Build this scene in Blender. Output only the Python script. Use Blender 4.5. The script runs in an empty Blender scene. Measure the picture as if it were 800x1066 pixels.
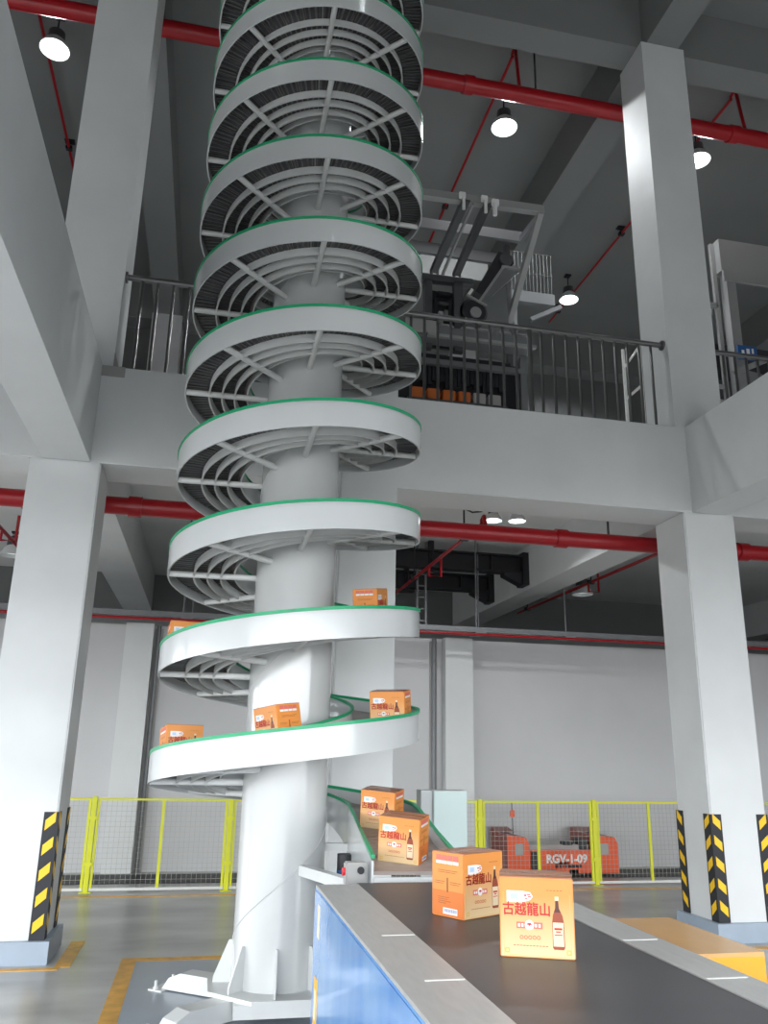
import bpy, bmesh, math, random
from mathutils import Vector, Matrix
random.seed(4)
C = bpy.context.scene.collection
PI = math.pi
sc = bpy.context.scene

# ------------------------------------------------------------------ materials
def lin(c):
    c = c / 255.0
    return c / 12.92 if c <= 0.04045 else ((c + 0.055) / 1.055) ** 2.4
def rgb(t): return (lin(t[0]), lin(t[1]), lin(t[2]), 1)

def mat(name, col, rough=0.5, metal=0.0, var=0.0, scale=3.0, bump=0.0, bscale=40.0, spec=0.5, emit=None, estr=0.0, col2=None, stretch=None, coat=0.0):
    m = bpy.data.materials.new(name); m.use_nodes = True
    nt = m.node_tree; b = nt.nodes['Principled BSDF']
    b.inputs['Base Color'].default_value = rgb(col)
    b.inputs['Roughness'].default_value = rough
    b.inputs['Metallic'].default_value = metal
    b.inputs['Specular IOR Level'].default_value = spec
    if coat: b.inputs['Coat Weight'].default_value = coat; b.inputs['Coat Roughness'].default_value = 0.08
    if emit:
        b.inputs['Emission Color'].default_value = rgb(emit); b.inputs['Emission Strength'].default_value = estr
    if var or bump or col2:
        tc = nt.nodes.new('ShaderNodeTexCoord')
        mp = nt.nodes.new('ShaderNodeMapping'); nt.links.new(tc.outputs['Object'], mp.inputs['Vector'])
        if stretch: mp.inputs['Scale'].default_value = stretch
    if var or col2:
        n = nt.nodes.new('ShaderNodeTexNoise'); n.inputs['Scale'].default_value = scale; n.inputs['Detail'].default_value = 6
        nt.links.new(mp.outputs['Vector'], n.inputs['Vector'])
        r = nt.nodes.new('ShaderNodeValToRGB')
        c2 = rgb(col2) if col2 else tuple(x * (1 - var) for x in rgb(col)[:3]) + (1,)
        c1 = rgb(col) if col2 else tuple(min(1, x * (1 + var * 0.5)) for x in rgb(col)[:3]) + (1,)
        r.color_ramp.elements[0].color = c2; r.color_ramp.elements[0].position = 0.35
        r.color_ramp.elements[1].color = c1; r.color_ramp.elements[1].position = 0.65
        nt.links.new(n.outputs['Fac'], r.inputs['Fac']); nt.links.new(r.outputs['Color'], b.inputs['Base Color'])
    if bump:
        n2 = nt.nodes.new('ShaderNodeTexNoise'); n2.inputs['Scale'].default_value = bscale; n2.inputs['Detail'].default_value = 4
        nt.links.new(mp.outputs['Vector'], n2.inputs['Vector'])
        bp = nt.nodes.new('ShaderNodeBump'); bp.inputs['Strength'].default_value = bump; bp.inputs['Distance'].default_value = 0.01
        nt.links.new(n2.outputs['Fac'], bp.inputs['Height']); nt.links.new(bp.outputs['Normal'], b.inputs['Normal'])
    return m

M = {}
M['concrete'] = mat('painted_concrete', (220, 222, 222), 0.55, var=0.05, scale=1.2, bump=0.12, bscale=6)
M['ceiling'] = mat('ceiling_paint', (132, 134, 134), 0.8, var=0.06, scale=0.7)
M['wall'] = mat('wall_paint', (203, 203, 204), 0.5, var=0.05, scale=0.8, bump=0.05, bscale=5)
M['ceiling_low'] = mat('lower_ceiling_paint', (232, 233, 232), 0.7, var=0.04, scale=0.7)
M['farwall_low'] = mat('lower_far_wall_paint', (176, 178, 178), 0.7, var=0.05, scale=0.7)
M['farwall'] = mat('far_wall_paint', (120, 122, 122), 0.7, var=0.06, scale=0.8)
M['floor'] = mat('polished_concrete_floor', (188, 188, 186), 0.28, scale=0.9, col2=(154, 154, 153), stretch=(1, 2.2, 1), bump=0.02, bscale=3)
M['bluefloor'] = mat('blue_grey_floor_paint', (162, 171, 182), 0.28, var=0.1, scale=1.5)
M['linepaint'] = mat('yellow_floor_line', (226, 168, 62), 0.4, var=0.2, scale=9)
M['plinth'] = mat('blue_grey_plinth_paint', (160, 174, 190), 0.4, var=0.06, scale=4)
M['darkbase'] = mat('dark_rail_bed', (48, 48, 50), 0.6, var=0.2, scale=3)
M['steel'] = mat('white_enamelled_steel', (206, 209, 210), 0.22, var=0.03, scale=2, coat=0.4)
M['steel_dull'] = mat('white_painted_steel', (214, 216, 215), 0.4, var=0.04, scale=5)
M['tube'] = mat('white_tube_paint', (202, 204, 204), 0.2, var=0.04, scale=1.5, coat=0.5)
M['rim'] = mat('green_edge_trim', (30, 164, 112), 0.35, var=0.08, scale=6)
M['slat'] = mat('grey_brown_plastic_slat', (146, 134, 128), 0.4, var=0.1, scale=8)
M['chain'] = mat('dark_slat_chain', (70, 70, 72), 0.35, var=0.15, scale=30)
M['belt'] = mat('dark_grey_rubber_belt', (68, 68, 71), 0.42, var=0.12, scale=2.5, bump=0.04, bscale=200)
M['alu'] = mat('grey_aluminium', (182, 182, 180), 0.38, metal=0.25, var=0.06, scale=8, stretch=(6, 1, 1))
M['white_mark'] = mat('white_mark', (238, 238, 236), 0.5)
M['blue'] = mat('blue_enamel', (72, 138, 210), 0.2, scale=2.2, col2=(118, 168, 220), stretch=(1, 1.2, 0.5), coat=0.5)
M['sticker'] = mat('yellow_sticker', (245, 178, 46), 0.5)
M['sticker_white'] = mat('pale_sticker', (236, 222, 190), 0.5)
M['yellowbox'] = mat('yellow_enamel', (232, 160, 16), 0.3)
M['yellowtop'] = mat('orange_yellow_gloss', (206, 156, 88), 0.16, var=0.06, scale=4)
M['fence'] = mat('lime_yellow_fence_paint', (224, 226, 40), 0.4)
M['wire'] = mat('galvanised_wire', (168, 168, 158), 0.45, metal=0.3)
M['fencebase'] = mat('white_fence_rail', (225, 225, 220), 0.5)
M['orange'] = mat('orange_red_enamel', (236, 86, 26), 0.35, var=0.06, scale=3)
M['maroon'] = mat('maroon_enamel', (128, 62, 52), 0.35, var=0.06, scale=3)
M['greypanel'] = mat('grey_panel', (166, 164, 162), 0.4)
M['darkwire'] = mat('dark_wire', (92, 93, 92), 0.5)
M['black'] = mat('black_rubber', (36, 38, 44), 0.6, var=0.1, scale=12)
M['blackmetal'] = mat('black_painted_steel', (34, 35, 39), 0.5, var=0.1, scale=4)
M['chevron'] = mat('reflective_yellow', (250, 200, 24), 0.4)
M['redpipe'] = mat('red_pipe_paint', (166, 20, 30), 0.3, var=0.06, scale=3)
M['stainless'] = mat('stainless_rail', (116, 116, 116), 0.3, metal=0.75)
M['galv'] = mat('galvanised_tray', (128, 130, 132), 0.45, metal=0.4, var=0.06, scale=5)
M['lampshell'] = mat('white_lamp_reflector', (230, 232, 232), 0.35)
M['lampgrey'] = mat('grey_lamp_housing', (84, 86, 88), 0.4, metal=0.4)
M['lampon'] = mat('lit_lamp_lens', (255, 255, 255), 0.5, emit=(244, 252, 255), estr=14)
M['lampoff'] = mat('dim_lamp_lens', (205, 208, 208), 0.4, emit=(244, 252, 255), estr=0.5)
M['palegreen'] = mat('pale_mint_cabinet', (190, 208, 206), 0.35)
M['palegrey'] = mat('grey_cabinet_side', (176, 180, 180), 0.4)
M['frame'] = mat('pale_aluminium_frame', (158, 159, 158), 0.35, metal=0.15)
M['darkframe'] = mat('dark_channel', (84, 86, 88), 0.4, metal=0.3)
M['sheet'] = mat('grey_sheet_metal', (120, 122, 124), 0.4, metal=0.2)
M['redplastic'] = mat('red_plastic', (214, 40, 50), 0.4)
M['bluesign'] = mat('blue_sign', (40, 90, 150), 0.4)
M['bluecrate'] = mat('blue_plastic', (34, 44, 120), 0.5)
M['orangecrate'] = mat('orange_goods', (196, 104, 40), 0.5)
M['skylight'] = mat('pale_panel', (120, 122, 121), 0.6)
# carton print
M['carton'] = mat('orange_carton', (228, 144, 66), 0.45, var=0.04, scale=14)
M['carton_top'] = mat('carton_top_print', (168, 108, 72), 0.35, var=0.05, scale=10)
M['tape'] = mat('brown_tape', (172, 112, 74), 0.2)
M['carton_low'] = mat('deep_orange_print', (216, 118, 44), 0.45)
M['red'] = mat('red_print', (190, 36, 36), 0.5)
M['pink'] = mat('pink_print', (216, 112, 98), 0.5)
M['white'] = mat('white_print', (232, 230, 228), 0.5)
M['lightblue'] = mat('pale_blue_print', (176, 206, 236), 0.5)
M['navy'] = mat('blue_print', (92, 110, 170), 0.5)
M['ink'] = mat('brown_print', (150, 84, 40), 0.5)
M['gold'] = mat('gold_print', (222, 184, 96), 0.5)
M['glassbrown'] = mat('bottle_print', (150, 70, 46), 0.45)
M['darkbrown'] = mat('dark_bottle_print', (84, 44, 34), 0.45)
M['cream'] = mat('cream_print', (228, 208, 176), 0.5)
def grad(name, top, bottom, h):
    m = mat(name, top, 0.42); nt = m.node_tree; b = nt.nodes['Principled BSDF']
    tc = nt.nodes.new('ShaderNodeTexCoord'); s = nt.nodes.new('ShaderNodeSeparateXYZ'); nt.links.new(tc.outputs['Object'], s.inputs[0])
    mr = nt.nodes.new('ShaderNodeMapRange'); mr.inputs['From Min'].default_value = 0.0; mr.inputs['From Max'].default_value = h
    nt.links.new(s.outputs['Z'], mr.inputs['Value'])
    r = nt.nodes.new('ShaderNodeValToRGB'); r.color_ramp.elements[0].color = rgb(bottom); r.color_ramp.elements[1].color = rgb(top)
    r.color_ramp.elements[0].position = 0.05; r.color_ramp.elements[1].position = 0.75
    nt.links.new(mr.outputs['Result'], r.inputs['Fac']); nt.links.new(r.outputs['Color'], b.inputs['Base Color'])
    return m
M['front_print'] = grad('printed_front_fade', (224, 146, 72), (228, 200, 156), 0.265)

# ------------------------------------------------------------------ mesh helpers
def smooth_by_angle(me, ang=0.6):
    bm = bmesh.new(); bm.from_mesh(me)
    for f in bm.faces: f.smooth = True
    for e in bm.edges:
        if len(e.link_faces) != 2 or e.calc_face_angle(0) > ang: e.smooth = False
    bm.to_mesh(me); bm.free()

class MB:
    def __init__(self): self.v = []; self.f = []
    def add(self, vs, fs):
        o = len(self.v); self.v += [tuple(v) for v in vs]; self.f += [tuple(i + o for i in f) for f in fs]; return self
    def hexa(self, p):   # 8 points: bottom loop 0-3 (ccw), top loop 4-7
        return self.add(p, [(3, 2, 1, 0), (4, 5, 6, 7), (0, 1, 5, 4), (1, 2, 6, 5), (2, 3, 7, 6), (3, 0, 4, 7)])
    def box(self, x0, x1, y0, y1, z0, z1):
        return self.hexa([(x0, y0, z0), (x1, y0, z0), (x1, y1, z0), (x0, y1, z0), (x0, y0, z1), (x1, y0, z1), (x1, y1, z1), (x0, y1, z1)])
    def bbox(self, x0, x1, y0, y1, z0, z1, b=0.004, seg=2):   # bevelled box
        bm = bmesh.new(); bmesh.ops.create_cube(bm, size=1)
        for v in bm.verts: v.co = Vector(((x0 + x1) / 2 + v.co.x * (x1 - x0), (y0 + y1) / 2 + v.co.y * (y1 - y0), (z0 + z1) / 2 + v.co.z * (z1 - z0)))
        bmesh.ops.bevel(bm, geom=bm.edges[:], offset=b, segments=seg, affect='EDGES')
        return self.bm(bm)
    def bm(self, bm):
        bm.verts.index_update()
        self.add([tuple(v.co) for v in bm.verts], [tuple(v.index for v in f.verts) for f in bm.faces]); bm.free(); return self
    def bar(self, a, b, w, h, upv=(0, 0, 1)):  # rectangular bar from a to b
        a = Vector(a); b = Vector(b); d = (b - a).normalized(); u = Vector(upv)
        if abs(d.dot(u)) > 0.98: u = Vector((0, 1, 0))
        s = d.cross(u).normalized(); u = s.cross(d).normalized()
        s *= w / 2; u *= h / 2
        return self.hexa([a - s - u, a + s - u, b + s - u, b - s - u, a - s + u, a + s + u, b + s + u, b - s + u])
    def tube(self, pts, r, n=10, cap=True):
        pts = [Vector(p) for p in pts]; vs = []; fs = []
        rr = r if isinstance(r, (list, tuple)) else [r] * len(pts)
        prev = None
        for i, p in enumerate(pts):
            d = (pts[min(i + 1, len(pts) - 1)] - pts[max(i - 1, 0)]).normalized()
            if prev is None:
                u = Vector((0, 0, 1)) if abs(d.z) < 0.9 else Vector((1, 0, 0))
            else: u = prev
            s = d.cross(u).normalized(); u = s.cross(d).normalized(); prev = u
            for k in range(n):
                t = 2 * PI * k / n; vs.append(p + (s * math.cos(t) + u * math.sin(t)) * rr[i])
        for i in range(len(pts) - 1):
            for k in range(n):
                a = i * n + k; b = i * n + (k + 1) % n; fs.append((a, b, b + n, a + n))
        if cap:
            fs.append(tuple(range(n))[::-1]); fs.append(tuple(range((len(pts) - 1) * n, len(pts) * n)))
        return self.add(vs, fs)
    def lathe(self, prof, cx, cy, n=32, close=False):
        vs = []; fs = []
        for (r, z) in prof:
            for k in range(n):
                t = 2 * PI * k / n; vs.append((cx + r * math.cos(t), cy + r * math.sin(t), z))
        m = len(prof)
        for i in range(m - 1):
            for k in range(n):
                a = i * n + k; b = i * n + (k + 1) % n; fs.append((a, b, b + n, a + n))
        fs.append(tuple(range(n))[::-1]); fs.append(tuple(range((m - 1) * n, m * n)))
        return self.add(vs, fs)
    def prism(self, pts, axis, a, b):   # polygon pts in the two other axes, extruded on axis
        def P(p, w):
            if axis == 'x': return (w, p[0], p[1])
            if axis == 'y': return (p[0], w, p[1])
            return (p[0], p[1], w)
        n = len(pts); vs = [P(p, a) for p in pts] + [P(p, b) for p in pts]
        fs = [tuple(range(n))[::-1], tuple(range(n, 2 * n))] + [(i, (i + 1) % n, n + (i + 1) % n, n + i) for i in range(n)]
        return self.add(vs, fs)
    def ribbon(self, rings, closed_ends=True):  # list of rings of equal vertex count (closed cross-section)
        n = len(rings[0]); vs = [p for r in rings for p in r]; fs = []
        for i in range(len(rings) - 1):
            for k in range(n):
                a = i * n + k; b = i * n + (k + 1) % n; fs.append((a, b, b + n, a + n))
        if closed_ends: fs.append(tuple(range(n))[::-1]); fs.append(tuple(range((len(rings) - 1) * n, len(rings) * n)))
        return self.add(vs, fs)
    def text(self, body, size, fn, depth=0.0015, align='CENTER', bold=0.0):
        cu = bpy.data.curves.new('lettering_curve', 'FONT'); cu.body = body; cu.size = size; cu.extrude = depth; cu.align_x = align; cu.align_y = 'CENTER'; cu.offset = bold
        ob = bpy.data.objects.new('lettering_source', cu); C.objects.link(ob)
        dg = bpy.context.evaluated_depsgraph_get(); me = bpy.data.meshes.new_from_object(ob.evaluated_get(dg))
        self.add([fn(*v.co) for v in me.vertices], [tuple(p.vertices) for p in me.polygons])
        bpy.data.objects.remove(ob); bpy.data.curves.remove(cu); bpy.data.meshes.remove(me); return self
    def build(self, name, m, parent=None, base=(0, 0, 0), smooth=False, recalc=True):
        me = bpy.data.meshes.new(name)
        me.from_pydata([(v[0] - base[0], v[1] - base[1], v[2] - base[2]) for v in self.v], [], self.f)
        if recalc:
            bm = bmesh.new(); bm.from_mesh(me); bmesh.ops.recalc_face_normals(bm, faces=bm.faces[:]); bm.to_mesh(me); bm.free()
        if smooth: smooth_by_angle(me)
        me.materials.append(m if not isinstance(m, str) else M[m])
        o = bpy.data.objects.new(name, me); C.objects.link(o)
        if parent: o.parent = parent
        else: o.location = base
        return o

def tag(o, label, cat, group=None, kind=None):
    o['label'] = label; o['category'] = cat
    if group: o['group'] = group
    if kind: o['kind'] = kind
    return o
def thing(name, label, cat, loc=(0, 0, 0), rz=0, group=None):
    o = bpy.data.objects.new(name, None); C.objects.link(o); o.location = loc; o.rotation_euler = (0, 0, rz); o.empty_display_size = 0.1
    return tag(o, label, cat, group)
def part(name, mb, m, parent, smooth=False):
    b = parent.location if parent.type == 'EMPTY' else parent.parent.location
    return mb.build(name, m, parent, tuple(b), smooth)
def struct(name, mb, m, label=None, parent=None, smooth=False):
    o = mb.build(name, m, parent, smooth=smooth)
    if not parent: o['kind'] = 'structure'
    if label: o['label'] = label; o['category'] = name.split('_')[-1]
    return o
def dup(root, loc, rz=0, label=None, group=None):
    r = root.copy(); C.objects.link(r); r.location = loc; r.rotation_euler = (0, 0, rz)
    if label: r['label'] = label
    if group: r['group'] = group
    for ch in list(root.children):
        c = ch.copy(); C.objects.link(c); c.parent = r
        for g in ch.children:
            d = g.copy(); C.objects.link(d); d.parent = c
    return r

# ------------------------------------------------------------------ setting
ZB, ZT = 4.28, 5.29          # lower beam underside / mezzanine deck
ZS = 5.0                     # lower slab underside
UB, UC = 10.79, 11.6         # upper beam underside / upper slab underside
YF, YB = 7.73, 8.33          # column line
COLX = [(-8.6, -7.95), (-1.79, -1.15), (4.98, 5.6), (11.75, 12.4)]
YW = 12.8                    # partition wall face
YFAR = 17.2

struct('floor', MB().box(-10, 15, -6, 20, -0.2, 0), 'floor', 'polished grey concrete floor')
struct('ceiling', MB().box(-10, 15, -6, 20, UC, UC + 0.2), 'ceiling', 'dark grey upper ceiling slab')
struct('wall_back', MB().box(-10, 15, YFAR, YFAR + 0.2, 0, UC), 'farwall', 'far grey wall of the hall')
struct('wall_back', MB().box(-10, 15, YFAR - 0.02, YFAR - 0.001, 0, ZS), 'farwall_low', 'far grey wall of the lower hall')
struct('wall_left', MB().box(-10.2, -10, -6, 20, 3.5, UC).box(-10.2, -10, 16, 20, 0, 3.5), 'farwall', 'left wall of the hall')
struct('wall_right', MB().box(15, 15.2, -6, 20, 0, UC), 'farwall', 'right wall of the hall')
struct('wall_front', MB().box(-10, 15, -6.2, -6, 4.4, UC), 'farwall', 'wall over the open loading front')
struct('mezzanine_slab', MB().box(-10, 15, YB, YFAR, ZS, ZT), 'ceiling_low', 'mezzanine floor slab')
# partition wall behind the fence
struct('wall_partition', MB().box(-10, 15, YW, YW + 0.15, 0, 3.45), 'wall', 'low pale grey partition wall behind the fence')
pil = [(3.67, 4.12, 'pale wall pilaster right of the tower'), (-1.24, -0.84, 'pale wall pilaster between left column and tower')]
for x0, x1, lb in pil:
    struct('wall_pilaster', MB().box(x0, x1, YW - 0.22, YW, 0, 3.45), 'concrete', lb)
for x0, x1, lb in ((3.46, 3.58, 'dark open joint in the wall left of the right pilaster'), (-0.83, -0.71, 'dark open joint in the wall right of the left pilaster')):
    struct('trim_joint', MB().box(x0, x1, YW - 0.03, YW - 0.001, 0, 3.40), 'greypanel', lb)
struct('rail_bed', MB().box(-10, 15, 11.75, YW - 0.24, 0, 0.012), 'darkbase', 'dark rail bed along the foot of the wall')
struct('floor_paint', MB().box(-0.40, 0.95, 1.0, 7.68, 0, 0.004), 'bluefloor', 'blue grey painted floor patch round the spiral foot')
ln = MB().box(-0.52, -0.40, 1.0, 7.80, 0, 0.005).box(-0.40, 4.6, 7.68, 7.80, 0, 0.005)
struct('floor_line', ln, 'linepaint', 'yellow floor line round the spiral foot')
struct('floor_line', MB().box(-10, 15, 10.78, 10.86, 0, 0.004), 'linepaint', 'long thin yellow floor line before the fence')
struct('floor_line', MB().box(-2.2, -0.98, 7.50, 7.58, 0, 0.004).box(-1.02, -0.9, 7.58, 8.5, 0, 0.004), 'linepaint', 'worn yellow line round the left column foot')
struct('floor_line', MB().box(4.7, 8, 7.42, 7.52, 0, 0.004), 'linepaint', 'worn yellow line before the right column foot')

CN = ['far left', 'left', 'right', 'far right']
for i, (x0, x1) in enumerate(COLX):
    c = struct('concrete_column', MB().bbox(x0, x1, YF, YB, 0, ZB, 0.012).box(x0, x1, YF + 0.02, YB, ZT, UB), 'concrete', 'white painted concrete column at the %s, through both storeys' % CN[i])
    struct('plinth', MB().box(x0 - 0.06, x1 + 0.06, YF - 0.06, YB + 0.06, 0, 0.17), 'plinth', parent=c)
    struct('concrete_column', MB().box(x0, x1, 16.6, YFAR, ZT, UB), 'concrete', 'rear upper column at the %s' % CN[i])
    # beams running towards and away from the viewer
    struct('concrete_beam', MB().box(x0 + 0.11, x1 - 0.10, -6, YF, ZB, ZT), 'concrete', 'white beam running forward from the %s column' % CN[i])
    struct('concrete_beam', MB().box(x0 + 0.05, x1 - 0.05, YB, YFAR, ZB, ZS), 'concrete', 'beam running back under the mezzanine from the %s column' % CN[i])
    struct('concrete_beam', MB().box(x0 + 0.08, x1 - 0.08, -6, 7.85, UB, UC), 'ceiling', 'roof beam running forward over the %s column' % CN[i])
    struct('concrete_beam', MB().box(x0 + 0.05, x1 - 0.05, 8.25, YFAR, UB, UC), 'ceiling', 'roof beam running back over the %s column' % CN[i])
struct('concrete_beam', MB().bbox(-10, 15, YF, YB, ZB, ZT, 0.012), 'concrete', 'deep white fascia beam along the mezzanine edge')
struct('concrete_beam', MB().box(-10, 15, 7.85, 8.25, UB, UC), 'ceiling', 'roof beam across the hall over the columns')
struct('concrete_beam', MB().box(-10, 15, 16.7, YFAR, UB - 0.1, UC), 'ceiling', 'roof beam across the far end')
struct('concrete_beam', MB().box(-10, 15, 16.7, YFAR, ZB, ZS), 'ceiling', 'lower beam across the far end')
# slim pillar right behind the spiral tower
struct('concrete_column', MB().bbox(1.12, 1.68, 7.45, 7.728, 0, ZT, 0.01), 'concrete', 'white pillar right behind the spiral tower')
struct('trim_pipe', MB().tube([(1.08, 7.66, 0), (1.08, 7.66, ZB)], 0.03, 10), 'lampgrey', 'dark conduit beside the pillar behind the tower', smooth=True)
# mortar patch at left upper column foot
struct('trim_patch', MB().box(-1.249, -1.03, YF - 0.008, YF - 0.0005, ZT - 0.11, ZT + 0.0).box(-1.15, -1.144, YF, YB, ZT, ZT + 0.15), 'greypanel', 'bare grey mortar patch at the foot of the upper left column')

# dark steel beams under the mezzanine
for k, (y, xe, z0, lb) in enumerate(((12.5, 5.03, 4.54, 'nearer dark steel beam with bracket under the mezzanine slab'), (14.2, 5.03, 4.54, 'farther dark steel beam with bracket under the mezzanine slab'))):
    t = thing('steel_beam', lb, 'steel beam', (2.9, y, z0), group=None)
    m = MB().box(1.7, xe, y - 0.12, y + 0.12, z0, z0 + 0.03).box(1.7, xe, y - 0.12, y + 0.12, z0 + 0.27, z0 + 0.30).box(1.7, xe, y - 0.02, y + 0.02, z0 + 0.03, z0 + 0.27)
    for x in (2.4, 3.4, 4.4): m.box(x, x + 0.02, y - 0.11, y + 0.11, z0 + 0.03, z0 + 0.27)
    part('web_and_flanges', m, 'blackmetal', t)
    part('bracket', MB().box(4.93, 5.03, y - 0.16, y + 0.16, z0 - 0.2, z0 + 0.34).prism([(4.93, z0 - 0.2), (4.93, z0), (4.62, z0), (4.62, z0 - 0.05)], 'y', y - 0.1, y + 0.1), 'blackmetal', t)
    part('hanger_bracket', MB().box(3.36, 3.44, y - 0.05, y + 0.05, z0 - 0.04, ZS).box(3.26, 3.54, y - 0.08, y + 0.08, z0 - 0.08, z0 - 0.04), 'blackmetal', t)

# ------------------------------------------------------------------ pipes
def red_pipe(label, y, z, r, x0, x1, joints, hang, zc):
    t = thing('sprinkler_main', label, 'pipe', ((x0 + x1) / 2, y, z))
    part('pipe', MB().tube([(x0, y, z), (x1, y, z)], r, 20), 'redpipe', t, True)
    for x in joints:
        part('coupling', MB().tube([(x - 0.07, y, z), (x + 0.07, y, z)], r + 0.018, 20), 'redpipe', t, True)
    for x in hang:
        part('hanger', MB().tube([(x, y, z + r), (x, y, zc)], 0.014, 8).box(x - 0.02, x + 0.02, y - 0.03, y + 0.03, zc - 0.02, zc), 'lampgrey', t)
    return t
red_pipe('thick red sprinkler pipe under the mezzanine slab', 8.75, 4.155, 0.095, -9.9, 14.9, (-0.9, 3.98, 6.4), (-3.2, 0.3, 4.6), ZS)
red_pipe('thick red sprinkler pipe high under the roof', 8.75, 10.56, 0.11, -9.9, 14.9, (2.9, -0.2, 7.0), (-3.0, 0.6, 3.9), UC)
def branch(label, x, y0, y1, z, drops, src, zc, r=0.025):
    t = thing('sprinkler_branch', label, 'pipe', (x, (y0 + y1) / 2, z))
    m = MB().tube([(x, y0, z), (x, y1, z)], r, 10)
    m.tube([(x, y0, z), (x, y0, z + 0.05), (x, y0 + (8.75 - y0) * 0.5, z + 0.08), (x, 8.75, src)], r, 10)
    part('pipe', m, 'redpipe', t, True)
    for y, up in drops:
        part('sprinkler_drop', MB().tube([(x, y, z), (x, y, z - 0.14), (x + 0.18, y, z - 0.14), (x + 0.18, y, z + up)], 0.02, 8), 'redpipe', t, True)
    for y in (y0 + 0.7, (y0 + y1) / 2, y1 - 0.5):
        part('clamp', MB().tube([(x, y, z), (x, y, zc)], 0.012, 8).box(x - 0.05, x + 0.05, y - 0.04, y + 0.04, z - 0.03, z + 0.03).box(x - 0.08, x + 0.08, y - 0.05, y + 0.05, zc - 0.03, zc), 'blackmetal', t)
    return t
branch('thin red branch pipe below the slab, right of the spiral', 3.05, 8.9, 15.5, 4.3, [(11.3, 0.14)], 4.17, ZS)
branch('thin red branch pipe below the slab, left of the right column', 6.05, 8.9, 15.5, 4.42, [(9.9, 0.22), (12.3, 0.2)], 4.17, ZS)
branch('thin red branch pipe below the slab, left of the left column', -2.75, 8.9, 15.5, 4.35, [(11.0, 0.2)], 4.17, ZS)
branch('thin red branch pipe under the roof, above the upper machine', 3.66, 8.98, 16.0, 11.45, [], 10.6, UC - 0.004)
branch('thin red branch pipe under the roof, left of the left column', -3.0, 8.98, 16.0, 11.45, [], 10.6, UC - 0.004)
branch('thin red branch pipe under the roof, behind the right column', 7.23, 8.98, 16.0, 11.45, [], 10.6, UC - 0.004)

# ------------------------------------------------------------------ lamps
def make_lamp(name, label, lens, drop, group, power=0):
    t = thing(name, label, 'lamp', (0, 0, 0), group=group)
    part('reflector', MB().lathe([(0.10, 0.17), (0.14, 0.13), (0.20, 0.02), (0.205, 0.0), (0.195, 0.0), (0.19, 0.02), (0.135, 0.12), (0.10, 0.13)], 0, 0, 32), 'lampshell', t, True)
    part('lens', MB().lathe([(0.001, 0.05), (0.125, 0.05), (0.13, 0.06), (0.12, 0.07), (0.001, 0.07)], 0, 0, 32), lens, t, True)
    if lens != 'lampoff':
        sl_ = bpy.data.lights.new('lamp_light', 'SPOT'); sl_.energy = power; sl_.spot_size = math.radians(150); sl_.spot_blend = 0.25; sl_.shadow_soft_size = 0.1; sl_.color = (0.95, 0.98, 1.0)
        so = bpy.data.objects.new('lamp_light', sl_); C.objects.link(so); so.parent = t; so.location = (0, 0, -0.01)
    part('housing', MB().lathe([(0.10, 0.17), (0.115, 0.18), (0.11, 0.29), (0.07, 0.32), (0.03, 0.34)], 0, 0, 24), 'lampgrey', t, True)
    part('suspension_rod', MB().tube([(0, 0, 0.33), (0, 0, drop)], 0.012, 8).box(-0.06, 0.06, -0.06, 0.06, drop - 0.03, drop), 'blackmetal', t)
    return t
ADDED_FILL = bpy.data.lights.new('lamp_light', 'SPOT'); ADDED_FILL.energy = 900; ADDED_FILL.spot_size = math.radians(64); ADDED_FILL.spot_blend = 0.6; ADDED_FILL.shadow_soft_size = 0.12; ADDED_FILL.color = (0.95, 0.98, 1.0)  # narrow fill spot for the added out-of-view lamps
GU = 'lit high-bay lamps under the roof'
up = make_lamp('high_bay_lamp', 'lit round lamp above the upper machine right of the spiral', 'lampon', UC - 11.0, GU, 270)
up.location = (3.85, 9.87, 11.0)
dup(up, (-2.76, 9.9, 11.0), 0, 'lit round lamp in the top left corner beside the red branch pipe')
dup(up, (6.93, 14.3, 11.0), 0, 'lit round lamp just left of the upper right column above the railing')
dup(up, (7.16, 9.84, 11.0), 0, 'lit round lamp half hidden by the right edge of the upper right column')
for k, (x, y, lb) in enumerate(((-2.76, 3.0, 'added unseen lamp under the roof in front of the left column'), (2.6, 3.0, 'added unseen lamp under the roof above the belt conveyor'), (7.16, 3.0, 'added unseen lamp under the roof in front of the right column'), (-2.76, -2.5, 'added unseen lamp under the roof behind the viewer on the left'), (2.6, -2.5, 'added unseen lamp under the roof behind the viewer'), (7.16, -2.5, 'added unseen lamp under the roof behind the viewer on the right'))):
    dl = dup(up, (x, y, 11.0), 0, lb)  # out-of-view lamp, added to brighten the floor and belt
    for c in dl.children:
        if c.type == 'LIGHT': c.data = ADDED_FILL
GL = 'round lamps under the mezzanine'
lo = make_lamp('low_bay_lamp', 'right lit lamp of the pair half hidden behind the lower red pipe', 'lampon', (ZS - 4.74) / .6, GL, 40); lo.location = (3.98, 10.13, 4.74); lo.scale = (.6, .6, .6)
_l3 = lambda: dup(lo, (3.66, 10.2, 4.74), 0, 'left lit lamp of the pair behind the lower red pipe')
_l3()
lo2 = make_lamp('low_bay_lamp', 'unlit round lamp under the slab left of the right column', 'lampoff', ZS - 4.6, GL); lo2.location = (6.83, 14.16, 4.6)
dup(lo2, (-3.23, 13.8, 4.6), 0, 'unlit round lamp under the slab at the left picture edge')
cb = MB().tube([(3.6, 10.2, 4.92), (3.48, 10.2, 4.86), (3.36, 10.2, 4.84), (3.26, 10.2, 4.88), (3.2, 10.2, 4.95), (3.2, 10.2, ZS)], 0.012, 8)
tag(cb.build('lamp_cable', M['black'], None, (3.3, 10.2, 4.9)), 'black cable looping from the left lamp of the pair behind the red pipe', 'cable')

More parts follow.
